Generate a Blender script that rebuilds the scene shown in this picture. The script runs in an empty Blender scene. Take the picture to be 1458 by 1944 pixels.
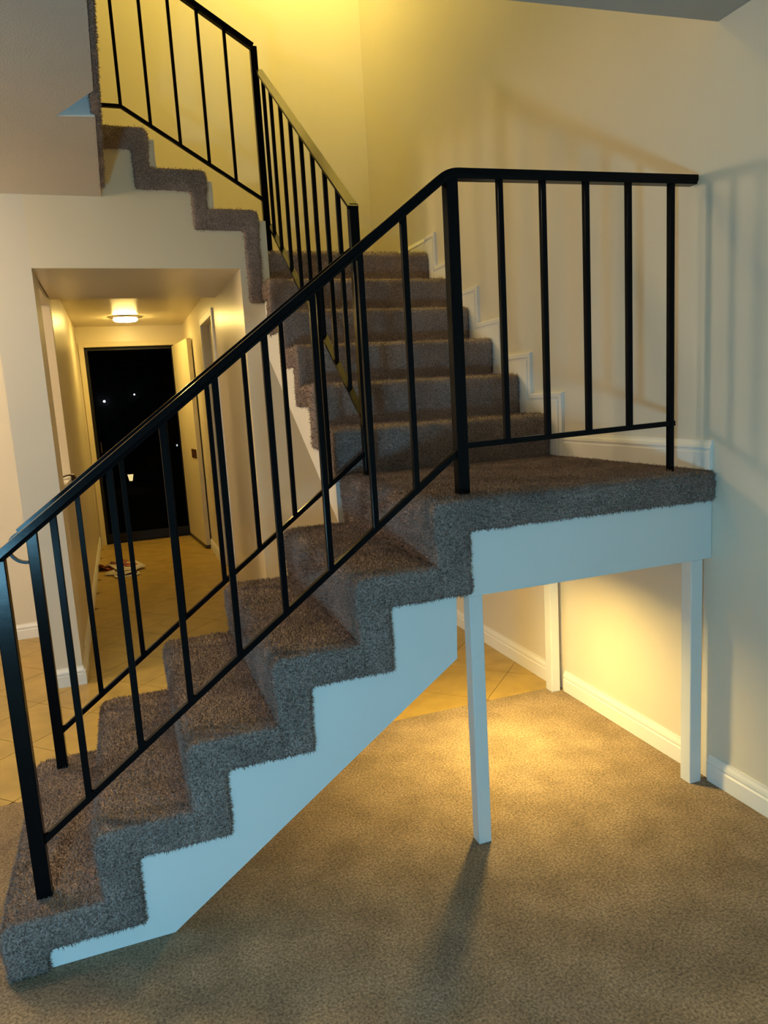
import bpy, bmesh, math, random
import numpy as np
from mathutils import Vector, Matrix

S = bpy.context.scene
C = S.collection
random.seed(4)

# ------------------------------------------------------------------ camera
cam = bpy.data.cameras.new('camera')
cam.sensor_fit = 'VERTICAL'; cam.sensor_height = 36.0
cam.lens = 36.0 * 1383.24 / 1944.0
cam.clip_start = 0.02
camo = bpy.data.objects.new('camera', cam); C.objects.link(camo)
ri = Vector((0.9381009, -0.3414056, -0.05838596)); up = Vector((0.10762828, 0.12710909, 0.98603217)); fw = Vector((0.32921552, 0.93128164, -0.15598604))
m = Matrix((ri, up, -fw)).transposed().to_4x4(); m.translation = (-0.86459, -1.80731, 1.34577)
camo.matrix_world = m
S.camera = camo

# ------------------------------------------------------------------ world (night) and exposure
w = bpy.data.worlds.new('night'); S.world = w; w.use_nodes = True
w.node_tree.nodes['Background'].inputs[0].default_value = (0.012, 0.016, 0.03, 1)
w.node_tree.nodes['Background'].inputs[1].default_value = 0.15
S.view_settings.view_transform = 'Standard'; S.view_settings.look = 'None'
S.view_settings.gamma = 1.0; S.view_settings.use_curve_mapping = False
S.view_settings.exposure = 0.0

# lamp settings (strengths of the emitting parts built further down)
COOL = ((0.28, 0.71, 1.0), 190.0)     # cool globe lamp standing in the living room
UNDER = ((1.0, 0.70, 0.21), 680.0)     # flush light under the landing
HALL = ((1.0, 0.70, 0.20), 120.0)      # flush light in the hall
UPPER = ((1.0, 0.74, 0.15), 160.0)     # ceiling light over the stairwell
FOYER = ((1.0, 0.72, 0.40), 76.0)     # pendant globe in the foyer
TREAD_FILL = ((1.0, 0.78, 0.56), 50.0)      # added fill over the stair foot, no known fixture, brightens the treads

# ------------------------------------------------------------------ helpers
def tag(o, label=None, cat=None, group=None, kind=None):
    if label: o['label'] = label
    if cat: o['category'] = cat
    if group: o['group'] = group
    if kind: o['kind'] = kind
    return o

def thing(name, label, cat, loc=(0, 0, 0), group=None):
    o = bpy.data.objects.new(name, None); C.objects.link(o); o.location = loc
    o.empty_display_size = 0.05
    return tag(o, label, cat, group)

def obj(name, bm, mat, parent=None, smooth=False, bevel=0.0):
    bmesh.ops.recalc_face_normals(bm, faces=bm.faces)
    me = bpy.data.meshes.new(name); bm.to_mesh(me); bm.free()
    if smooth:
        for p in me.polygons: p.use_smooth = True
    me.materials.append(mat)
    o = bpy.data.objects.new(name, me); C.objects.link(o)
    if parent:
        o.parent = parent
        o.matrix_parent_inverse = Matrix.Translation(parent.location).inverted() if parent.parent is None and parent.type == 'EMPTY' else Matrix()
    if bevel:
        b = o.modifiers.new('bevel', 'BEVEL'); b.width = bevel; b.segments = 2; b.limit_method = 'ANGLE'
    return o

def struct(name, bm, mat, label, bevel=0.0):
    return tag(obj(name, bm, mat, bevel=bevel), label, None, None, 'structure')

def box(bm, x0, x1, y0, y1, z0, z1):
    v = [bm.verts.new(p) for p in ((x0, y0, z0), (x1, y0, z0), (x1, y1, z0), (x0, y1, z0), (x0, y0, z1), (x1, y0, z1), (x1, y1, z1), (x0, y1, z1))]
    for f in ((0, 3, 2, 1), (4, 5, 6, 7), (0, 1, 5, 4), (1, 2, 6, 5), (2, 3, 7, 6), (3, 0, 4, 7)):
        bm.faces.new([v[i] for i in f])
    return bm

def B(*a):
    return box(bmesh.new(), *a)

def prism(poly, axis, a0, a1, bm=None):
    """poly: 2D points in the plane normal to axis ('x': (y,z), 'y': (x,z), 'z': (x,y))"""
    bm = bm or bmesh.new()
    def P(p, a):
        return {'x': (a, p[0], p[1]), 'y': (p[0], a, p[1]), 'z': (p[0], p[1], a)}[axis]
    r0 = [bm.verts.new(P(p, a0)) for p in poly]; r1 = [bm.verts.new(P(p, a1)) for p in poly]
    n = len(poly)
    bm.faces.new(r0[::-1]); bm.faces.new(r1)
    for i in range(n):
        bm.faces.new((r0[i], r0[(i + 1) % n], r1[(i + 1) % n], r1[i]))
    return bm

def sweep(profile, path, side, bm=None, closed_ends=True):
    """profile: (s, t) with s along 'side', t along the normal in the bend plane; path: points"""
    bm = bm or bmesh.new()
    side = Vector(side).normalized(); path = [Vector(p) for p in path]
    rings = []
    for i, p in enumerate(path):
        d0 = (path[i] - path[i - 1]).normalized() if i else None
        d1 = (path[i + 1] - path[i]).normalized() if i < len(path) - 1 else None
        n0 = d0.cross(side) * -1 if d0 else None
        n1 = d1.cross(side) * -1 if d1 else None
        if n0 is None: n = n1
        elif n1 is None: n = n0
        else:
            n = (n0 + n1).normalized(); n = n / max(0.3, n.dot(n0))
        rings.append([bm.verts.new(p + side * s + n * t) for s, t in profile])
    k = len(profile)
    for a, b in zip(rings, rings[1:]):
        for i in range(k):
            bm.faces.new((a[i], a[(i + 1) % k], b[(i + 1) % k], b[i]))
    if closed_ends:
        bm.faces.new(rings[0][::-1]); bm.faces.new(rings[-1])
    return bm

def tube(path, r, seg=10, bm=None):
    bm = bm or bmesh.new()
    path = [Vector(p) for p in path]; rings = []
    ref = None
    for i, p in enumerate(path):
        d = (path[min(i + 1, len(path) - 1)] - path[max(i - 1, 0)]).normalized()
        if ref is None:
            ref = d.cross(Vector((0.31, 0.92, 0.2))).normalized()
        ref = (ref - d * ref.dot(d)).normalized(); b = d.cross(ref)
        rings.append([bm.verts.new(p + (ref * math.cos(2 * math.pi * k / seg) + b * math.sin(2 * math.pi * k / seg)) * r) for k in range(seg)])
    for a, b in zip(rings, rings[1:]):
        for k in range(seg):
            bm.faces.new((a[k], a[(k + 1) % seg], b[(k + 1) % seg], b[k]))
    bm.faces.new(rings[0][::-1]); bm.faces.new(rings[-1])
    return bm

def lathe(prof, cx, cy, seg=28, bm=None):
    bm = bm or bmesh.new(); rings = []
    for r, z in prof:
        if r < 1e-6:
            rings.append([bm.verts.new((cx, cy, z))])
        else:
            rings.append([bm.verts.new((cx + r * math.cos(2 * math.pi * k / seg), cy + r * math.sin(2 * math.pi * k / seg), z)) for k in range(seg)])
    for a, b in zip(rings, rings[1:]):
        for k in range(seg):
            q = [a[k % len(a)], a[(k + 1) % len(a)], b[(k + 1) % len(b)], b[k % len(b)]]
            q = list(dict.fromkeys(q))
            if len(q) > 2: bm.faces.new(q)
    for r in (rings[0], rings[-1]):
        if len(r) > 2: bm.faces.new(r)
    return bm

# ------------------------------------------------------------------ materials
def mat(name, col, rough=0.6, spec=0.5, noise=None, bump=None, metal=0.0, coat=0.0):
    """noise: (scale, amount, detail) colour variation; bump: (scale, strength, distance)"""
    M = bpy.data.materials.new(name); M.use_nodes = True; t = M.node_tree; b = t.nodes['Principled BSDF']
    b.inputs['Base Color'].default_value = (*col, 1); b.inputs['Roughness'].default_value = rough
    b.inputs['Specular IOR Level'].default_value = spec; b.inputs['Metallic'].default_value = metal
    b.inputs['Coat Weight'].default_value = coat
    tc = t.nodes.new('ShaderNodeTexCoord')
    if noise:
        n = t.nodes.new('ShaderNodeTexNoise'); n.inputs['Scale'].default_value = noise[0]; n.inputs['Detail'].default_value = noise[2]
        t.links.new(tc.outputs['Object'], n.inputs['Vector'])
        r = t.nodes.new('ShaderNodeValToRGB')
        r.color_ramp.elements[0].position = 0.3; r.color_ramp.elements[1].position = 0.7
        r.color_ramp.elements[0].color = (*[c * (1 - noise[1]) for c in col], 1)
        r.color_ramp.elements[1].color = (*[min(1, c * (1 + noise[1])) for c in col], 1)
        t.links.new(n.outputs['Fac'], r.inputs['Fac']); t.links.new(r.outputs['Color'], b.inputs['Base Color'])
    if bump:
        n2 = t.nodes.new('ShaderNodeTexNoise'); n2.inputs['Scale'].default_value = bump[0]; n2.inputs['Detail'].default_value = 3
        t.links.new(tc.outputs['Object'], n2.inputs['Vector'])
        bp = t.nodes.new('ShaderNodeBump'); bp.inputs['Strength'].default_value = bump[1]; bp.inputs['Distance'].default_value = bump[2]
        t.links.new(n2.outputs['Fac'], bp.inputs['Height']); t.links.new(bp.outputs['Normal'], b.inputs['Normal'])
    return M

def emit(name, col, s):
    M = bpy.data.materials.new(name); M.use_nodes = True; b = M.node_tree.nodes['Principled BSDF']
    b.inputs['Base Color'].default_value = (0.8, 0.8, 0.8, 1)
    b.inputs['Emission Color'].default_value = (*col, 1); b.inputs['Emission Strength'].default_value = s
    return M

def carpet_mat(name, col, scale, lo=0.5, hi=1.6, bs=0.9):
    M = mat(name, col, 0.95, 0.1)
    t = M.node_tree; b = t.nodes['Principled BSDF']
    b.inputs['Sheen Weight'].default_value = 0.0; b.inputs['Sheen Roughness'].default_value = 0.6
    b.inputs['Sheen Tint'].default_value = (col[0] * 2, col[1] * 2, col[2] * 2, 1)
    tc = t.nodes.new('ShaderNodeTexCoord')
    def noise(sc, det):
        n = t.nodes.new('ShaderNodeTexNoise'); n.inputs['Scale'].default_value = sc; n.inputs['Detail'].default_value = det
        t.links.new(tc.outputs['Object'], n.inputs['Vector']); return n
    a = noise(scale, 4); c = noise(7, 3)
    r = t.nodes.new('ShaderNodeValToRGB'); e = r.color_ramp.elements
    e[0].position = 0.32; e[0].color = (*[x * lo for x in col], 1)
    e[1].position = 0.70; e[1].color = (*[x * hi for x in col], 1)
    k = e.new(0.5); k.color = (*col, 1)
    t.links.new(a.outputs['Fac'], r.inputs['Fac'])
    r2 = t.nodes.new('ShaderNodeValToRGB'); e2 = r2.color_ramp.elements
    e2[0].position = 0.35; e2[0].color = (0.82, 0.82, 0.82, 1); e2[1].position = 0.65; e2[1].color = (1.12, 1.12, 1.12, 1)
    t.links.new(c.outputs['Fac'], r2.inputs['Fac'])
    mx = t.nodes.new('ShaderNodeMixRGB'); mx.blend_type = 'MULTIPLY'; mx.inputs[0].default_value = 1
    t.links.new(r.outputs['Color'], mx.inputs[1]); t.links.new(r2.outputs['Color'], mx.inputs[2])
    t.links.new(mx.outputs['Color'], b.inputs['Base Color'])
    bp = t.nodes.new('ShaderNodeBump'); bp.inputs['Strength'].default_value = bs; bp.inputs['Distance'].default_value = 0.006
    t.links.new(a.outputs['Fac'], bp.inputs['Height']); t.links.new(bp.outputs['Normal'], b.inputs['Normal'])
    return M

M_wall = mat('wall_paint', (0.72, 0.665, 0.56), 0.55, 0.35, (1.2, 0.03, 2), (260, 0.12, 0.002))
M_hallwall = mat('hall_satin_paint', (0.74, 0.66, 0.50), 0.32, 0.5, (1.2, 0.03, 2), (200, 0.06, 0.002))
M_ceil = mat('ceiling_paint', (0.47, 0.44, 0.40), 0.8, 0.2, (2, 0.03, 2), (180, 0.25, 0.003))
M_white = mat('white_trim_paint', (0.85, 0.84, 0.81), 0.4, 0.45, (3, 0.02, 2))
M_board = mat('stringer_paint', (0.74, 0.77, 0.77), 0.5, 0.4, (2, 0.025, 3), (160, 0.05, 0.002))
M_carpet = carpet_mat('stair_carpet', (0.280, 0.216, 0.192), 210)
M_floorc = carpet_mat('floor_carpet_pile', (0.285, 0.215, 0.145), 150, 0.58, 1.5, 0.6)
M_black = mat('black_gloss_paint', (0.004, 0.004, 0.005), 0.2, 0.08, None, (45, 0.06, 0.002))
M_tile = mat('tan_tile', (0.43, 0.30, 0.085), 0.38, 0.45, (9, 0.14, 5), (40, 0.08, 0.002))
M_grout = mat('grout', (0.22, 0.17, 0.10), 0.9, 0.2, (40, 0.1, 2))
M_door = mat('entry_door_paint', (0.70, 0.62, 0.42), 0.45, 0.4, (2, 0.02, 2))
M_dark = mat('dark_bronze', (0.035, 0.02, 0.014), 0.4, 0.5, (30, 0.2, 2))
M_blackd = mat('black_door_frame', (0.006, 0.006, 0.007), 0.5, 0.3, (30, 0.2, 2))
M_brown = mat('brown_plate', (0.06, 0.02, 0.01), 0.6, 0.2, (30, 0.2, 2))
M_metal = mat('brushed_metal', (0.55, 0.52, 0.48), 0.3, 0.5, (50, 0.05, 2), metal=1.0)
M_strap = mat('dark_leather', (0.045, 0.018, 0.014), 0.5, 0.5, (40, 0.25, 3))
M_paper = mat('flyer_paper', (0.62, 0.56, 0.45), 0.6, 0.3, (12, 0.15, 4))
M_redp = mat('flyer_red_print', (0.42, 0.10, 0.06), 0.5, 0.4, (25, 0.5, 4))
M_darkp = mat('flyer_dark_print', (0.10, 0.03, 0.03), 0.5, 0.4, (25, 0.5, 4))
M_night = mat('night_siding', (0.03, 0.03, 0.035), 0.9, 0.1, (3, 0.2, 2))
M_lawn = mat('night_lawn', (0.02, 0.025, 0.015), 0.95, 0.1, (8, 0.4, 4))
M_fabric = mat('lamp_black_metal', (0.02, 0.02, 0.02), 0.4, 0.5, (20, 0.1, 2))

# ------------------------------------------------------------------ main measures (metres)
W = 0.883          # right wall
YW = 2.045         # wall over the hall opening
YB = 3.05          # back wall of the stairwell
ZC = 2.356         # living room ceiling
TILE_Y = 0.905     # carpet ends, tile begins
R = 0.18
def top(k): return R * k - 0.026
ZL1, ZL2, ZL3 = top(6), top(12), top(15)
T2 = 0.2391
NY2 = [0.902 + k * T2 for k in range(6)]          # riser faces of the second flight

# ------------------------------------------------------------------ floors
struct('floor_living', B(-5, W, -5, TILE_Y, -0.05, 0.006), M_floorc, 'taupe carpeted living room floor in front of the stairs')
fl = struct('floor_foyer', B(-5, W, TILE_Y, 6.3, -0.05, -0.004), M_grout, 'tan tiled foyer and hall floor laid on the diagonal')

def clip_poly(poly, x0, x1, y0, y1):
    for ax, v, s in ((0, x0, 1), (0, x1, -1), (1, y0, 1), (1, y1, -1)):
        out = []
        for i, p in enumerate(poly):
            q = poly[(i + 1) % len(poly)]
            ip, iq = (p[ax] - v) * s >= 0, (q[ax] - v) * s >= 0
            if ip: out.append(p)
            if ip != iq:
                u = (v - p[ax]) / (q[ax] - p[ax]); out.append((p[0] + u * (q[0] - p[0]), p[1] + u * (q[1] - p[1])))
        poly = out
        if len(poly) < 3: return []
    return poly

T = 0.335; g = 0.003; c45 = math.sqrt(0.5); ox, oy = 0.534, 0.930
for i in range(-16, 24):
    for j in range(-16, 24):
        q = [((i + a) * T + (g if a == 0 else -g) / 2 * 1.0, (j + b) * T + (g if b == 0 else -g) / 2) for a, b in ((0, 0), (1, 0), (1, 1), (0, 1))]
        q = [(ox + (u - v) * c45, oy + (u + v) * c45) for u, v in q]
        cx = sum(p[0] for p in q) / 4; cy = sum(p[1] for p in q) / 4
        inside = (cy < 2.2 and -2.9 < cx < 1.2) or (-1.35 < cx < 0.05 and cy < 6.3) or (cy < 3.2 and -2.6 < cx < 0)
        if not inside: continue
        q = clip_poly(q, -3, W, TILE_Y + 0.002, 6.14)
        if len(q) < 3: continue
        area = abs(sum(q[a][0] * q[(a + 1) % len(q)][1] - q[(a + 1) % len(q)][0] * q[a][1] for a in range(len(q)))) / 2
        if area < 0.002: continue
        obj('tile', prism(q, 'z', -0.006, -0.0005), M_tile, fl)

# ------------------------------------------------------------------ walls
struct('wall_right', B(W, W + 0.12, -5, YB + 0.1, 0, 5.0), M_wall, 'beige right wall rising beside the stairs')
struct('wall_left', B(-5.12, -5, -5, YB, 0, ZC), M_wall, 'beige far left wall of the living room')
struct('wall_behind', B(-5, W, -5.12, -5, 0, ZC), M_wall, 'beige living room wall facing the stairs')
bm = bmesh.new()
box(bm, -5, -1.171, YB, YB + 0.1, 0, 5.0); box(bm, -0.14, W, YB, YB + 0.1, 0, 5.0); box(bm, -1.171, -0.14, YB, YB + 0.1, 2.2, 5.0)
struct('wall_back', bm, M_wall, 'warm lit beige back wall at the top of the stairwell')
# wall over and around the hall opening, its top stepped under the third flight
NX3 = [-0.088, -0.332, -0.590]                    # riser faces of the third flight
hp = [(-1.165, 2.03), (-0.2, 2.03), (-0.2, top(13) - 0.05), (NX3[1] - 0.03 + 0.06, top(13) - 0.05), (NX3[1] + 0.03, top(14) - 0.05),
      (NX3[2] + 0.03, top(14) - 0.05), (NX3[2] + 0.03, top(15) - 0.05), (-1.165, top(15) - 0.05)]
bm = prism(hp, 'y', YW, YW + 0.08)
box(bm, -1.165, -0.2, YW + 0.08, YB, 2.03, 2.12)
box(bm, -0.2, -0.02 - 0.03, YW, YW + 0.1, 0, top(13) - 0.05)
box(bm, -0.05, W, YW, YW + 0.1, 0, 1.6)
box(bm, -0.2, -0.1, YW + 0.1, YB, 0, 2.1)
struct('wall_hall', bm, M_hallwall, 'grey beige wall over the hall opening below the stepped stair edge')
bm = bmesh.new()
box(bm, -1.342, -1.165, YW, 2.34, 0, ZC)
box(bm, -1.29, -1.171, 2.34, YB, 2.0, ZC)
struct('wall_pier', bm, M_wall, 'narrow beige wall pier between the hall opening and the side alcove')
hw = struct('wall_half', B(-1.29, -1.171, 2.34, YB, 0, 0.965), M_hallwall, 'half wall with a white sill on the left of the hall')
obj('sill', B(-1.305, -1.152, 2.341, YB, 0.965, 0.99), M_white, hw, bevel=0.003)
struct('wall_hall_left', B(-1.29, -1.171, YB + 0.1, 6.25, 0, 2.2), M_hallwall, 'yellow lit left wall of the entry hall')
bm = bmesh.new()
box(bm, -0.14, -0.02, YB + 0.1, 3.72, 0, 2.2); box(bm, -0.14, -0.02, 4.42, 6.25, 0, 2.2); box(bm, -0.14, -0.02, 3.72, 4.42, 2.0, 2.2)
struct('wall_hall_right', bm, M_hallwall, 'yellow lit right wall of the entry hall with a closet doorway')
bm = bmesh.new()
box(bm, -1.171, -1.107, 6.15, 6.25, 0, 2.2); box(bm, -0.24, -0.14, 6.15, 6.25, 0, 2.2); box(bm, -1.107, -0.24, 6.15, 6.25, 2.0, 2.2)
struct('wall_hall_end', bm, M_hallwall, 'end wall of the entry hall around the front door')
struct('ceiling_hall', B(-1.29, -0.02, YB + 0.1, 6.25, 2.2, 2.28), M_hallwall, 'cream ceiling of the entry hall')
struct('wall_alcove_left', B(-4.4, -4.3, YW, YB, 0, ZC), M_wall, 'left wall of the side alcove')

# ------------------------------------------------------------------ ceiling with the stairwell hole and the notched corner
XS = -0.825
poly = [(-5, -5), (W, -5), (W, 0.0), (XS, 0.10), (XS, 0.827), (-0.953, 1.066), (XS, 1.050), (XS, YW), (-5, YW)]
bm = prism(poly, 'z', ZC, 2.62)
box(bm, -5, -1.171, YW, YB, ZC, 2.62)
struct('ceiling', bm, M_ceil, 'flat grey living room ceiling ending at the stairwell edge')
struct('notch_bright_board', prism([(-0.950, 1.0645), (-0.8255, 1.0490), (-0.8255, 1.0440), (-0.946, 1.0590)], 'z', ZC + 0.001, 2.6), M_white, 'added white board brightening the notch of the ceiling edge')  # white board added so the lit notch face looks lighter
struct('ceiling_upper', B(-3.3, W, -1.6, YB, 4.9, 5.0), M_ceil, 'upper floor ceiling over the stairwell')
struct('wall_upper_left', B(-3.4, -3.3, -1.6, YB, 2.62, 5.0), M_wall, 'upper floor left wall')
struct('wall_upper_front', B(-3.3, W, -1.7, -1.6, 2.62, 5.0), M_wall, 'upper floor front wall')

# ------------------------------------------------------------------ baseboards
def base_profile(h=0.094):
    return [(0, 0), (0.013, 0), (0.013, h * 0.60), (0.0095, h * 0.64), (0.0095, h * 0.69), (0.013, h * 0.74), (0.011, h * 0.84), (0.006, h * 0.93), (0.005, h), (0, h)]
def baseboard(name, p0, p1, n, z, label, parent=None, h=0.094):
    """p0->p1 on the wall in plan, n = direction into the room"""
    bm = bmesh.new(); pr = base_profile(h)
    a, b = Vector((*p0, z)), Vector((*p1, z)); nv = Vector((*n, 0))
    r0 = [bm.verts.new(a + nv * s + Vector((0, 0, t))) for s, t in pr]; r1 = [bm.verts.new(b + nv * s + Vector((0, 0, t))) for s, t in pr]
    k = len(pr); bm.faces.new(r0); bm.faces.new(r1[::-1])
    for i in range(k): bm.faces.new((r0[i], r0[(i + 1) % k], r1[(i + 1) % k], r1[i]))
    if parent: return obj(name, bm, M_white, parent)
    return struct(name, bm, M_white, label)
baseboard('baseboard_right', (W, -5), (W, -0.004), (-1, 0), 0.004, 'white moulded baseboard on the right wall in front of the landing')
baseboard('baseboard_under', (W, 0.052), (W, 0.845), (-1, 0), 0.004, 'white moulded baseboard on the right wall under the landing')
baseboard('baseboard_rear', (W, 0.905), (W, YW), (-1, 0), 0, 'white moulded baseboard on the right wall above the tile')
baseboard('baseboard_pier', (-1.342, YW), (-1.165, YW), (0, -1), 0, 'white baseboard round the foot of the pier')
baseboard('baseboard_pier_side', (-1.165, YW - 0.013), (-1.165, 2.34), (1, 0), 0, 'white baseboard on the hall side of the pier')
baseboard('baseboard_alcove', (-4.3, YB), (-1.29, YB), (0, -1), 0, 'white baseboard on the alcove back wall')
baseboard('baseboard_hall_wall', (-0.2, YW), (W - 0.013, YW), (0, -1), 0, 'white baseboard on the wall behind the stairs')
baseboard('baseboard_half_wall', (-1.171, 2.34), (-1.171, 6.15), (1, 0), 0, 'baseboard along the left hall wall')
baseboard('baseboard_hall_right', (-0.14, 4.47), (-0.14, 6.15), (-1, 0), 0, 'baseboard along the right hall wall')
baseboard('baseboard_landing', (W, 0.0), (W, 0.815), (-1, 0), ZL1 + 0.003, 'white moulded baseboard on the wall at the lower landing')
baseboard('baseboard_upper_landing', (W, NY2[5] + 0.05), (W, YB), (-1, 0), ZL2 - 0.006, 'white moulded baseboard on the wall at the upper landing')

# stepped skirting against the right wall along the second flight
def skirt_poly(off):
    """stepped outline offset outwards by off from the step line"""
    p = []
    for k in range(6):
        z0, z1 = top(6 + k), top(7 + k)
        y = NY2[k] - off
        p += [(y, z0 + off), (y, z1 + off)]
    return p
def skirt(off_out, x0, x1, off_in=-0.06):
    o = skirt_poly(off_out); i = skirt_poly(off_in)
    o[0] = (o[0][0], ZL1 + 0.002); i[0] = (i[0][0], ZL1 + 0.002)
    o.append((NY2[5] + 0.05, o[-1][1])); i.append((NY2[5] + 0.05, i[-1][1]))
    bm = bmesh.new(); A = []
    for x in (x0, x1):
        A.append(([bm.verts.new((x, *p)) for p in o], [bm.verts.new((x, *p)) for p in i]))
    n = len(o)
    for k in range(n - 1):
        for ring, fl_ in ((A[0], 1), (A[1], 0)):
            bm.faces.new((ring[0][k], ring[0][k + 1], ring[1][k + 1], ring[1][k]))
        bm.faces.new((A[0][0][k], A[0][0][k + 1], A[1][0][k + 1], A[1][0][k])); bm.faces.new((A[0][1][k], A[0][1][k + 1], A[1][1][k + 1], A[1][1][k]))
    for e in (0, n - 1):
        bm.faces.new((A[0][0][e], A[1][0][e], A[1][1][e], A[0][1][e]))
    return bm
sk = struct('trim_1', skirt(0.088, W - 0.008, W, -0.06), M_white, 'white stepped skirting trim climbing the right wall beside the second flight')
obj('moulding', skirt(0.086, W - 0.014, W - 0.008, 0.066), M_white, sk, bevel=0.002)
obj('moulding', skirt(0.056, W - 0.013, W - 0.008, -0.06), M_white, sk, bevel=0.002)

# ------------------------------------------------------------------ carpet solids
fuzz = bpy.data.textures.new('pile', 'CLOUDS'); fuzz.noise_scale = 0.011; fuzz.noise_depth = 2
wob = bpy.data.textures.new('wobble', 'CLOUDS'); wob.noise_scale = 0.09; wob.noise_depth = 1
def carpet(name, bm, parent, voxel=0.007, amp=0.007, it=7):
    o = obj(name, bm, M_carpet, parent)
    r = o.modifiers.new('remesh', 'REMESH'); r.mode = 'VOXEL'; r.voxel_size = voxel; r.use_smooth_shade = True
    s = o.modifiers.new('smooth', 'SMOOTH'); s.factor = 0.5; s.iterations = it
    d = o.modifiers.new('wob', 'DISPLACE'); d.texture = wob; d.strength = 0.005; d.mid_level = 0.5; d.texture_coords = 'GLOBAL'
    d = o.modifiers.new('pile', 'DISPLACE'); d.texture = fuzz; d.strength = amp; d.mid_level = 0.5; d.texture_coords = 'GLOBAL'
    CARPETS.append((o, voxel)); return o
CARPETS = []
def grow_pile():
    """bake each carpet solid and root short tufts of pile all over its surface"""
    rng = np.random.default_rng(5)
    deps = bpy.context.evaluated_depsgraph_get()
    for o, voxel in CARPETS:
        me = bpy.data.meshes.new_from_object(o.evaluated_get(deps))
        n = len(me.vertices)
        co = np.empty(n * 3, 'f'); me.vertices.foreach_get('co', co); co = co.reshape(-1, 3)
        no = np.empty(n * 3, 'f'); me.vertices.foreach_get('normal', no); no = no.reshape(-1, 3)
        k = 2 if voxel < 0.006 else 1
        P = np.repeat(co, k, 0); N = np.repeat(no, k, 0); m_ = len(P)
        P = P + rng.normal(0, voxel * 0.35, (m_, 3)) - N * 0.002
        d = N + rng.normal(0, 0.42, (m_, 3)); d[:, 2] -= 0.12
        d /= np.linalg.norm(d, axis=1, keepdims=True)
        ln = rng.uniform(0.006, 0.0115, (m_, 1))
        sd = np.cross(d, rng.normal(0, 1, (m_, 3))); sd /= np.linalg.norm(sd, axis=1, keepdims=True) + 1e-9
        wd = voxel * 0.26
        V = np.stack([P - sd * wd, P + sd * wd, P + d * ln], 1).reshape(-1, 3)
        F = [tuple(p.vertices) for p in me.polygons]
        F += [(n + 3 * i, n + 3 * i + 1, n + 3 * i + 2) for i in range(m_)]
        nm = bpy.data.meshes.new(o.data.name)
        nm.from_pydata(np.concatenate([co, V]).tolist(), [], F)
        nm.polygons.foreach_set('use_smooth', np.ones(len(F), bool))
        nm.materials.append(M_carpet)
        o.modifiers.clear(); o.data = nm
        bpy.data.meshes.remove(me)
def gamma_poly(u0, u1, z_low, z_prev, z_top, band, thick, s, rad=0.032, under=0.012):
    """Side outline of one carpeted step.  u runs up the flight (u0 riser face, u1 next riser face); s=+1/-1 flips u."""
    arc = [(u0 + rad - rad * math.cos(a), z_top - rad + rad * math.sin(a)) for a in [i * math.pi / 12 for i in range(7)]]
    p = [(u0 + 0.006, z_low), (u0 + 0.006, z_prev + 0.05)] + [(u0, z_top - 0.08)] + arc + [(u1 + 0.02, z_top), (u1 + 0.02, z_top - band), (u0 + thick, z_top - band), (u0 + thick, z_low)]
    return [(s * u, z) for u, z in p]
BAND = 0.091; TH = 0.098

# ------------------------------------------------------------------ first flight
NX1 = [-1.262, -1.032, -0.797, -0.562, -0.325, -0.088]
stairs = thing('staircase', 'brown carpeted staircase turning over two landings with pale painted stringers', 'staircase', (-1.2, 0, 0))
bp = [(-1.175, 0.007), (-0.867, 0.007), (-0.031, 0.599), (-0.025, 0.775), (-0.025, top(5) - 0.04)]
for k in range(4, -1, -1):
    bp += [(NX1[k] + 0.04, top(k + 1) - 0.04)]
    if k: bp += [(NX1[k] + 0.04, top(k) - 0.04)]
bp[-1] = (-1.175, top(1) - 0.04)
f1 = tag(obj('flight', prism(bp, 'y', 0.0, 0.86), M_board, stairs), 'lower flight with pale painted stringer')
for k in range(5):
    zl = 0.006 if k == 0 else top(k) - BAND
    p = gamma_poly(NX1[k], NX1[k + 1], zl, max(0, top(k)) if k else 0, top(k + 1), BAND, TH, 1)
    carpet('step', prism(p, 'y', -0.016, 0.875), f1, 0.0055)

# ------------------------------------------------------------------ lower landing
arc = lambda u0, z, r: [(u0 + r - r * math.cos(a), z - r + r * math.sin(a)) for a in [i * math.pi / 12 for i in range(7)]]
# front to back outline in (y,z): rounded nosing at the front
lp = [(-0.016, ZL1 - BAND)] + arc(-0.016, ZL1, 0.022) + [(0.93, ZL1), (0.93, ZL1 - BAND)]
p = gamma_poly(NX1[5], NX1[5] + 0.16, top(5) - BAND, top(5), ZL1, BAND, 0.108, 1)
ld = tag(carpet('landing', prism(p, 'y', -0.016, 0.875, prism(lp, 'x', NX1[5] + 0.05, W - 0.003)), stairs, 0.0055), 'lower landing carpet')
obj('fascia_beam', B(0.008, W - 0.001, 0.0, 0.042, 0.772, ZL1 - 0.05), M_board, ld, bevel=0.002)
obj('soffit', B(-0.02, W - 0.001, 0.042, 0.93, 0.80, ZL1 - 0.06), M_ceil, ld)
for nm, x0, y0, sx, sy in (('post', 0.016, 0.002, 0.042, 0.042), ('post', 0.804, 0.002, 0.046, 0.046), ('post', 0.816, 0.850, 0.042, 0.05)):
    obj(nm, B(x0, x0 + sx, y0, y0 + sy, 0.004 if y0 < 0.8 else 0.006, 0.80 if y0 > 0.1 else 0.772), M_board, ld, bevel=0.003)

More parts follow.
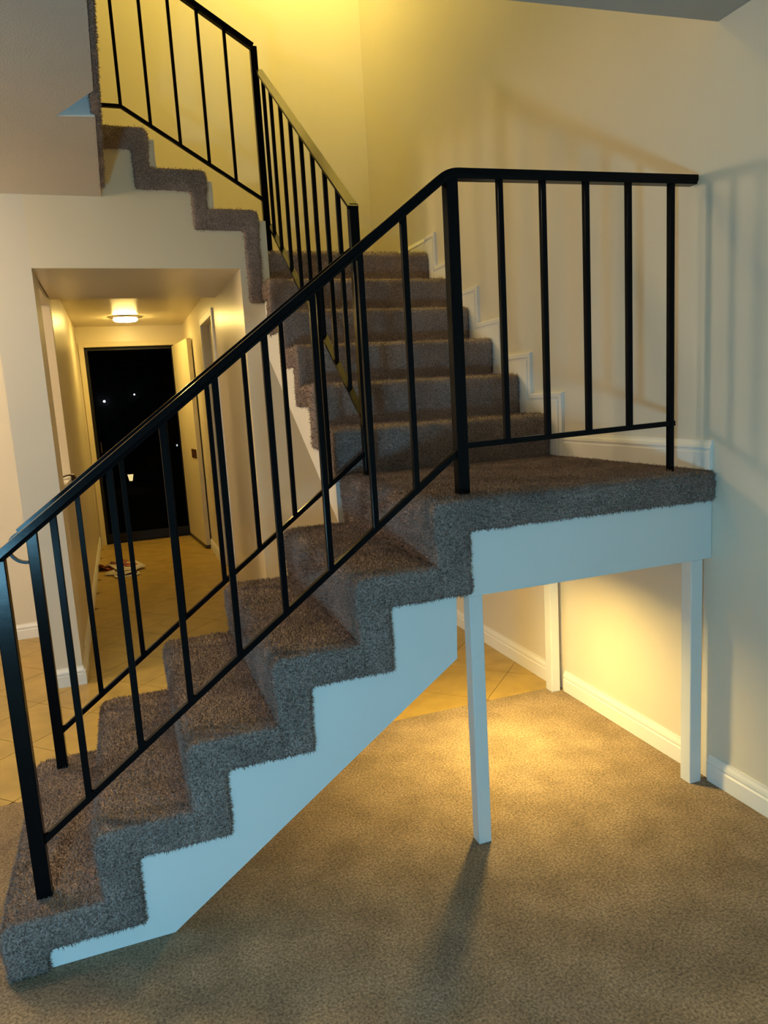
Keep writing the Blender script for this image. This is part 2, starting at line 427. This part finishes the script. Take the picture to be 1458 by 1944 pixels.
# ------------------------------------------------------------------ second flight (rises away from the camera)
XL2 = -0.100
bp = [(0.935, 0.862), (2.043, 1.575), (2.043, top(11) - 0.04)]
for k in range(4, -1, -1):
    bp += [(NY2[k] + 0.04, top(7 + k) - 0.04)]
    if k: bp += [(NY2[k] + 0.04, top(6 + k) - 0.04)]
f2 = tag(obj('flight', prism(bp, 'x', -0.088, W - 0.002), M_white, stairs), 'middle flight with white stringer')
for k in range(5):
    p = gamma_poly(NY2[k], NY2[k + 1], (ZL1 - 0.02) if k == 0 else top(6 + k) - BAND, top(6 + k), top(7 + k), BAND, TH, 1, 0.03)
    carpet('step', prism(p, 'x', XL2, W - 0.016), f2, 0.0085)

# ------------------------------------------------------------------ upper landing
lp = [(NY2[5] - 0.0, top(11) - 0.04), (NY2[5] - 0.0, ZL2 - 0.05)] + arc(NY2[5] - 0.0, ZL2, 0.03) + [(YB - 0.004, ZL2), (YB - 0.004, ZL2 - 0.08), (NY2[5] + 0.09, ZL2 - 0.08), (NY2[5] + 0.09, top(11) - 0.04)]
tag(carpet('landing', prism(lp, 'x', -0.12, W - 0.016), stairs, 0.0095), 'upper landing carpet')

# ------------------------------------------------------------------ third flight (rises to the left)
f3 = tag(obj('flight', prism([(-0.2, 2.13), (-0.2, top(13) - 0.115), (NX3[1] + 0.03, top(13) - 0.115), (NX3[1] + 0.03, top(14) - 0.115), (NX3[2] + 0.03, top(14) - 0.115), (NX3[2] + 0.03, top(15) - 0.115), (-1.16, top(15) - 0.115), (-1.16, 2.13)], 'y', YW + 0.085, YB - 0.005), M_board, stairs), 'top flight under the stepped brown carpet')
for k in range(3):
    u0 = -NX3[k]; u1 = -NX3[k + 1] if k < 2 else 1.55
    p = gamma_poly(u0 - 0.004, u1, (ZL2 - 0.275) if k == 0 else top(12 + k) - 0.100, top(12 + k), top(13 + k), 0.100, 0.082, -1, 0.032)
    carpet('step', prism(p, 'y', YW - 0.018, YB - 0.004 if k < 2 else YB - 0.003), f3, 0.0085)
st = thing('floor_edge_carpet', 'strip of brown carpet wrapped over the upper floor edge above the stairwell', 'carpet', (XS, 0.9, ZC))
carpet('carpet_strip', B(XS - 0.01, XS + 0.016, 0.02, 1.93, ZC + 0.006, 2.66), st, 0.006, 0.008, 3)

# ------------------------------------------------------------------ railings
HW = 0.021
HPROF = [(-HW, -0.012), (HW, -0.012), (HW, 0.004), (HW - 0.004, 0.008), (HW - 0.006, 0.014), (-HW + 0.006, 0.014), (-HW + 0.004, 0.008), (-HW, 0.004)]
FLAT = [(-0.020, -0.006), (0.020, -0.006), (0.020, 0.004), (0.017, 0.007), (-0.017, 0.007), (-0.020, 0.004)]
BPROF = [(-0.008, -0.008), (0.008, -0.008), (0.008, 0.008), (-0.008, 0.008)]
BFLAT = [(-0.013, -0.006), (0.013, -0.006), (0.013, 0.006), (-0.013, 0.006)]
def vbar(name, x, y, z0, z1, s, parent, bev=0.002, lean=0.0):
    bm = B(x - s / 2, x + s / 2, y - s / 2, y + s / 2, z0, z1)
    return obj(name, bm, M_black, parent, bevel=bev)
def arcpath(p, r=0.07, n=6):
    """round the inner corners of a polyline"""
    p = [Vector(q) for q in p]; out = [p[0]]
    for a, b, c in zip(p, p[1:], p[2:]):
        u = (a - b).normalized(); v = (c - b).normalized()
        s, e = b + u * r, b + v * r
        for i in range(n + 1):
            t = i / n; out.append((1 - t) ** 2 * s + 2 * t * (1 - t) * b + t * t * e)
    out.append(p[-1]); return out

# near railing: first flight and lower landing
YR = 0.08
HS = 0.7465
hz = lambda x: 1.926 + (x - 0.042) * HS
def bz(x): return 0.291 + (x + 1.163) * 0.7402
r1 = thing('stair_railing', 'black metal railing along the open edge of the lower flight and landing', 'railing', (-1.167, YR, top(1)))
PX = [-1.035, -0.898, -0.764, -0.627, -0.494, -0.361, -0.224, -0.096]
LX = [0.197, 0.335, 0.480, 0.629]
vbar('newel_post', -1.166, YR, top(1) - 0.004, hz(-1.166) - 0.004, 0.036, r1)
vbar('newel_post', 0.046, YR, ZL1 - 0.004, 1.925, 0.034, r1)
vbar('end_post', 0.786, YR, ZL1 - 0.004, 1.935, 0.018, r1)
for x in PX: vbar('baluster', x, YR, bz(x), hz(x) - 0.004, 0.0165, r1, 0.0015)
LBZ = 1.196
for x in LX: vbar('baluster', x, YR, LBZ + (x - 0.06) * 0.02, 1.934, 0.0165, r1, 0.0015)
hp_ = arcpath([(-1.203, YR, hz(-1.203)), (0.036, YR, 1.927), (0.872, YR, 1.944)], 0.03)
obj('handrail', sweep(HPROF, hp_, (0, 1, 0)), M_black, r1)
bm = sweep(BPROF, [(-1.155, YR, bz(-1.155)), (0.035, YR, bz(0.035))], (0, 1, 0))
obj('bottom_rail', bm, M_black, r1)
obj('bottom_rail', sweep(BPROF, [(0.056, YR, LBZ - 0.002), (0.800, YR, LBZ + 0.013)], (0, 1, 0)), M_black, r1)
def scroll(x, y, z, par):
    pts = [(x, z), (x - 0.025, z - 0.015), (x - 0.040, z - 0.042), (x - 0.038, z - 0.068), (x - 0.020, z - 0.092), (x + 0.005, z - 0.103), (x + 0.028, z - 0.102)]
    path = []
    for i in range(len(pts) - 1):
        p0 = pts[max(i - 1, 0)]; p1 = pts[i]; p2 = pts[i + 1]; p3 = pts[min(i + 2, len(pts) - 1)]
        for t in (0, .33, .66):
            path.append(tuple(0.5 * (2 * b + (c - a) * t + (2 * a - 5 * b + 4 * c - d) * t * t + (3 * b - a - 3 * c + d) * t ** 3) for a, b, c, d in zip(p0, p1, p2, p3)))
    path.append(pts[-1])
    obj('scroll', sweep([(-0.010, -0.004), (0.010, -0.004), (0.010, 0.004), (-0.010, 0.004)], [(a, y, b) for a, b in path], (0, 1, 0)), M_black, par)
scroll(-1.200, YR, hz(-1.203), r1)

# far railing of the first flight
YF = 0.80
r2 = thing('stair_railing', 'black metal railing along the foyer side of the lower flight with a curled rail end', 'railing', (-1.172, YF, top(1)))
hz2 = lambda x: 1.260 + (x + 0.831) * 0.745
bz2 = lambda x: 0.285 + (x + 1.154) * 0.745
vbar('newel_post', -1.170, YF, top(1) - 0.004, hz2(-1.17) - 0.004, 0.034, r2)
for x in (-1.019, -0.869, -0.717, -0.565, -0.430, -0.290, -0.146): vbar('baluster', x, YF, bz2(x), hz2(x) - 0.004, 0.0165, r2, 0.0015)
obj('handrail', sweep(HPROF, [(-1.205, YF, hz2(-1.205)), (-0.012, YF, hz2(-0.012))], (0, 1, 0)), M_black, r2)
obj('bottom_rail', sweep(BPROF, [(-1.16, YF, bz2(-1.16)), (-0.008, YF, bz2(-0.008))], (0, 1, 0)), M_black, r2)
scroll(-1.202, YF, hz2(-1.205), r2)

# second flight railing with both newels
X2 = 0.0; YA, YP = 0.800, 2.165
r3 = thing('stair_railing', 'black metal railing climbing the open side of the middle flight', 'railing', (X2, YA, ZL1))
h3 = lambda y: 2.010 + (y - 0.769) * 0.729
b3 = lambda y: 1.276 + (y - 0.805) * 0.733
vbar('newel_post', X2 + 0.006, YA, ZL1 - 0.004, h3(YA) - 0.002, 0.034, r3)
vbar('newel_post', X2 - 0.018, YP, ZL2 - 0.004, 3.135, 0.034, r3)
for y in (2.075, 1.935, 1.758, 1.590, 1.425, 1.265, 1.105, 0.950): vbar('baluster', X2, y, b3(y), h3(y) - 0.004, 0.0165, r3, 0.0015)
obj('handrail', sweep(FLAT, [(X2, YA - 0.024, h3(YA - 0.024)), (X2, YP + 0.0, h3(YP))], (-1, 0, 0)), M_black, r3)
obj('bottom_rail', sweep(BFLAT, [(X2, YA + 0.01, b3(YA + 0.01)), (X2, YP + 0.0, b3(YP))], (-1, 0, 0)), M_black, r3)

# third flight railing
r4 = thing('stair_railing', 'black metal railing along the stepped edge of the top flight', 'railing', (-0.4, 2.11, ZL2))
Y4 = 2.125
h4 = lambda x: 3.120 - (x + 0.035) * 0.60
b4 = lambda x: 2.383 - (x + 0.028) * 0.618
for x in (-0.166, -0.293, -0.426, -0.560, -0.690): vbar('baluster', x, Y4, b4(x), h4(x), 0.0155, r4, 0.0015)
for x in (-0.822, -0.95, -1.08, -1.2): vbar('baluster', x, Y4, b4(-0.69), h4(-0.69), 0.0155, r4, 0.0015)
vbar('end_post', -1.33, Y4, ZL3 - 0.004, h4(-0.69), 0.034, r4)
obj('handrail', sweep(HPROF, [(-1.35, Y4, h4(-0.69)), (-0.69, Y4, h4(-0.69)), (-0.030, Y4, h4(-0.030))], (0, 1, 0)), M_black, r4)
obj('bottom_rail', sweep(BPROF, [(-1.33, Y4, b4(-0.69)), (-0.69, Y4, b4(-0.69)), (-0.034, Y4, b4(-0.034))], (0, 1, 0)), M_black, r4)

# ------------------------------------------------------------------ house lights, plus a fill added over the lower treads
def flush_light(name, x, y, z, r, h, spec, label, shroud=0.0, plate=1.12):
    t = thing(name, label, 'ceiling light', (x, y, z))
    obj('base_plate', lathe([(r * plate, z), (r * plate, z - 0.008), (r * 1.0, z - 0.016), (0, z - 0.016)], x, y), M_metal, t, True)
    obj('diffuser', lathe([(r, z - 0.016), (r, z - h * 0.7), (r * 0.9, z - h * 0.9), (r * 0.6, z - h), (0, z - h)], x, y), emit(name + '_glow', *spec), t, True)
    if shroud:
        obj('shroud', lathe([(r * 1.14, z), (r * 1.14, z - h - shroud), (r * 1.06, z - h - shroud), (r * 1.06, z - 0.014)], x, y), M_white, t, True)
    return t
flush_light('ceiling_light', -0.70, 5.40, 2.2, 0.105, 0.042, HALL, 'round flush ceiling light glowing in the entry hall', 0.0, 1.4)
flush_light('ceiling_light', 0.40, 0.50, 0.80, 0.055, 0.12, UNDER, 'small round downlight under the lower landing', 0.012)
flush_light('ceiling_light', -1.60, 0.55, ZC, 0.14, 0.06, TREAD_FILL, 'added fill light by the foot of the lower flight, shaped as a round flush fitting')  # unseen fill added to lift the treads and risers
flush_light('ceiling_light', 0.32, 2.35, 4.9, 0.16, 0.09, UPPER, 'round flush light on the upper ceiling over the stairs')
t = thing('pendant_lamp', 'warm globe pendant lamp hanging in the foyer', 'lamp', (-2.4, 1.82, ZC))
obj('canopy', lathe([(0.06, ZC), (0.06, ZC - 0.02), (0.0, ZC - 0.02)], -2.4, 1.82), M_fabric, t)
obj('stem', tube([(-2.4, 1.82, ZC - 0.02), (-2.4, 1.82, 2.21)], 0.006), M_fabric, t)
obj('globe', lathe([(0.16 * math.sin(a), 2.055 - 0.16 * math.cos(a)) for a in [i * math.pi / 14 for i in range(15)]], -2.4, 1.82), emit('pendant_glow', *FOYER), t, True)
LXc, LYc, LZc = -1.55, -2.16, 0.59
t = thing('floor_lamp', 'low floor lamp with a cool white globe in the living room', 'lamp', (LXc, LYc, 0))
obj('base', lathe([(0.11, 0.006), (0.11, 0.018), (0.09, 0.026), (0, 0.028)], LXc, LYc), M_fabric, t, True)
obj('pole', tube([(LXc, LYc, 0.02), (LXc, LYc, LZc - 0.115)], 0.008), M_fabric, t, True)
obj('globe', lathe([(0.12 * math.sin(a), LZc - 0.12 * math.cos(a)) for a in [i * math.pi / 14 for i in range(15)]], LXc, LYc), emit('cool_glow', *COOL), t, True)

# ------------------------------------------------------------------ entry hall: front door, closet, papers
def casing(bm, x0, x1, z1, y, wd=0.048, th=0.016):
    box(bm, x0 - wd, x0, y - th, y, 0, z1 + wd); box(bm, x1, x1 + wd, y - th, y, 0, z1 + wd); box(bm, x0, x1, y - th, y, z1, z1 + wd)
bm = bmesh.new(); casing(bm, -1.107, -0.24, 2.0, 6.15)
struct('trim_2', bm, M_door, 'cream casing round the front door opening', 0.003)
glass = bpy.data.materials.new('storm_glass'); glass.use_nodes = True; gb = glass.node_tree.nodes['Principled BSDF']
gb.inputs['Base Color'].default_value = (0.55, 0.57, 0.6, 1); gb.inputs['Roughness'].default_value = 0.0; gb.inputs['Transmission Weight'].default_value = 1.0; gb.inputs['IOR'].default_value = 1.1
bm = bmesh.new()
box(bm, -1.107, -1.077, 6.20, 6.23, 0.01, 2.0); box(bm, -0.27, -0.24, 6.20, 6.23, 0.01, 2.0); box(bm, -1.077, -0.27, 6.20, 6.23, 1.97, 2.0); box(bm, -1.077, -0.27, 6.20, 6.23, 0.01, 0.10)
d1 = struct('door_1', bm, M_blackd, 'dark framed glass storm door looking out at the night')
obj('pane', B(-1.077, -0.27, 6.212, 6.218, 0.10, 1.97), glass, d1)
obj('handle', tube([(-1.05, 6.195, 0.95), (-1.05, 6.17, 0.95), (-1.05, 6.17, 1.05), (-1.05, 6.195, 1.05)], 0.006), M_dark, d1)
# open entry door leaf, hinged at the right jamb
a = Vector((-0.245, 6.13, 0)); b = Vector((-0.172, 5.27, 0)); dv = (b - a).normalized(); nv = Vector((dv.y, -dv.x, 0))
def leaf_box(s0, s1, n0, n1, z0, z1):
    q = [a + dv * s + nv * n for s, n in ((s0, n0), (s1, n0), (s1, n1), (s0, n1))]
    return prism([(p.x, p.y) for p in q], 'z', z0, z1)
if nv.x > 0: nv = -nv
L = (b - a).length
d2 = struct('door_2', leaf_box(0, L, -0.02, 0.02, 0.035, 1.985), M_door, 'cream entry door swung open into the hall')
obj('door_sweep', leaf_box(0, L, -0.022, 0.024, 0.008, 0.036), M_dark, d2)
obj('lock_plate', leaf_box(L - 0.27, L - 0.05, 0.02, 0.027, 0.87, 0.955), M_brown, d2)
# closet in the right hall wall
bm = bmesh.new()
for y0, y1, z0, z1 in ((3.67, 3.72, 0, 2.05), (4.42, 4.47, 0, 2.05), (3.72, 4.42, 2.0, 2.05)):
    box(bm, -0.154, -0.14, y0, y1, z0, z1)
struct('trim_3', bm, M_white, 'white casing round the closet doorway in the hall', 0.003)
d3 = struct('door_3', B(-0.085, -0.055, 3.72, 4.062, 0.01, 2.0), M_white, 'white folding closet door in the hall', 0.002)
obj('door_panel', B(-0.085, -0.055, 4.070, 4.42, 0.01, 2.0), M_white, d3, bevel=0.002)
obj('knob', lathe([(0, -0.03), (0.012, -0.025), (0.016, -0.012), (0.008, 0), (0, 0)], 0, 0, 12), M_metal, d3, True)
kn = [o for o in bpy.data.objects if o.name.startswith('knob')][-1]
kn.location = (-0.085, 4.02, 0.95); kn.rotation_euler = (0, math.pi / 2, 0)

# flyers on the hall floor
def sheet(cx, cy, ang, wd, ln, zc, mt, name, parent=None, curl=0.0, lift=0.002):
    bm = bmesh.new(); n = 8; rows = []
    for i in range(n + 1):
        u = i / n - 0.5; z = zc + lift + curl * (max(0, abs(u) - 0.15) ** 2) * 4
        row = []
        for v in (-0.5, 0.5):
            x, y = u * ln, v * wd
            row.append((cx + x * math.cos(ang) - y * math.sin(ang), cy + x * math.sin(ang) + y * math.cos(ang), z))
        rows.append(row)
    lo = [[bm.verts.new(p) for p in r] for r in rows]; hi = [[bm.verts.new((p[0], p[1], p[2] + 0.0015)) for p in r] for r in rows]
    for i in range(n):
        bm.faces.new((lo[i][0], lo[i][1], lo[i + 1][1], lo[i + 1][0])); bm.faces.new((hi[i][0], hi[i + 1][0], hi[i + 1][1], hi[i][1]))
        for e in (0, 1): bm.faces.new((lo[i][e], lo[i + 1][e], hi[i + 1][e], hi[i][e]))
    for e in (0, n): bm.faces.new((lo[e][0], lo[e][1], hi[e][1], hi[e][0]))
    return obj(name, bm, mt, parent, True)
t = thing('flyer', 'red and dark curled flyer lying on the hall tile nearest the wall', 'flyer', (-1.08, 4.95, 0))
sheet(-1.06, 4.92, 0.5, 0.17, 0.24, 0, M_redp, 'page', t, 0.10); sheet(-1.09, 4.97, 0.5, 0.08, 0.12, 0.006, M_darkp, 'dark_print', t, 0.06)
t = thing('flyer', 'pale open flyer with red print on the hall tile', 'flyer', (-0.93, 4.85, 0))
sheet(-0.93, 4.83, 0.25, 0.34, 0.24, 0.012, M_paper, 'page', t, 0.03); sheet(-0.90, 4.88, 0.25, 0.14, 0.10, 0.0155, M_redp, 'red_print', t, 0.01)
t = thing('flyer', 'white edged flyer with green print in the middle of the papers', 'flyer', (-0.95, 4.66, 0))
sheet(-0.96, 4.66, -0.5, 0.24, 0.22, 0.006, M_paper, 'page', t, 0.02)
t = thing('flyer', 'thin folded flyer with a dark fold in front of the other papers', 'flyer', (-0.9, 4.55, 0))
sheet(-0.93, 4.52, 0.1, 0.12, 0.2, 0.0, M_paper, 'page', t, 0.02); sheet(-0.92, 4.55, 0.1, 0.05, 0.18, 0.004, M_darkp, 'dark_print', t, 0.01)

# strap looped over the half wall
t = thing('strap', 'dark brown strap looped over the white sill of the half wall', 'strap', (-1.16, 2.8, 0.99))
pts = [(-1.22, 2.60, 0.996), (-1.19, 2.66, 1.006), (-1.165, 2.74, 1.008), (-1.145, 2.80, 0.998), (-1.136, 2.84, 0.970), (-1.135, 2.86, 0.93), (-1.136, 2.87, 0.88)]
obj('band', sweep([(-0.012, -0.003), (0.012, -0.003), (0.012, 0.003), (-0.012, 0.003)], pts, (0.75, -0.65, 0.1)), M_strap, t)
obj('tail', tube([(-1.15, 2.78, 0.998), (-1.140, 2.74, 0.95), (-1.141, 2.70, 0.90), (-1.14, 2.69, 0.86)], 0.006), M_strap, t)

# ------------------------------------------------------------------ outside in the dark
struct('ground_outside', B(-14, 12, 6.3, 40, -0.3, -0.12), M_lawn, 'dark night lawn outside the front door')
h = thing('house', 'dark house across the street seen through the glass door', 'building', (-1.5, 30, -0.12))
obj('wall', B(-9, 7, 30, 36, -0.12, 3.2), M_night, h)
obj('roof', prism([(29.5, 3.2), (36.5, 3.2), (33, 5.2)], 'x', -9.4, 7.4), M_night, h)
def porch(x, z, s, label):
    t = thing('porch_lamp', label, 'lamp', (x, 30, z))
    obj('bracket', B(x - 0.03, x + 0.03, 29.93, 30.0, z + 0.02, z + 0.08), M_dark, t)
    obj('bulb', lathe([(0.045 * s * math.sin(a), z - 0.045 * s * math.cos(a)) for a in [i * math.pi / 8 for i in range(9)]], x, 29.87, 10), emit('porch_glow', (0.9, 0.95, 1.0), 6 * s), t, True)
def at(px, py, Y):
    d = ri * ((px - 729) / 1383.24) + up * ((972 - py) / 1383.24) + fw
    o = camo.matrix_world.translation; s = (Y - o.y) / d.y; return o + d * s
q = at(198, 762, 29.87); porch(q.x, q.z, 1.0, 'brighter white porch lamp on the dark house')
q = at(255, 749, 29.87); porch(q.x, q.z, 0.7, 'dimmer white porch lamp on the dark house')
def lantern(px, py, Y, k, col, st, label):
    q = at(px, py, Y)
    t = thing('garden_lantern', label, 'lantern', (q.x, Y, -0.12))
    obj('stake', tube([(q.x, Y, -0.13), (q.x, Y, q.z - 0.07 * k)], 0.012), M_dark, t)
    obj('glass', lathe([(0.03 * k, q.z - 0.08 * k), (0.055 * k, q.z + 0.05 * k), (0, q.z + 0.05 * k)], q.x, Y, 6), emit('lantern_glow', col, st), t)
    obj('cap', lathe([(0.075 * k, q.z + 0.05 * k), (0.02 * k, q.z + 0.10 * k), (0, q.z + 0.11 * k)], q.x, Y, 6), M_dark, t)
lantern(248, 905, 13.0, 1.0, (1.0, 0.75, 0.3), 1.6, 'small amber lantern standing on the dark lawn')
lantern(336, 845, 20.0, 0.45, (0.9, 0.95, 1.0), 1.2, 'faint white path light far out on the dark lawn')

grow_pile()
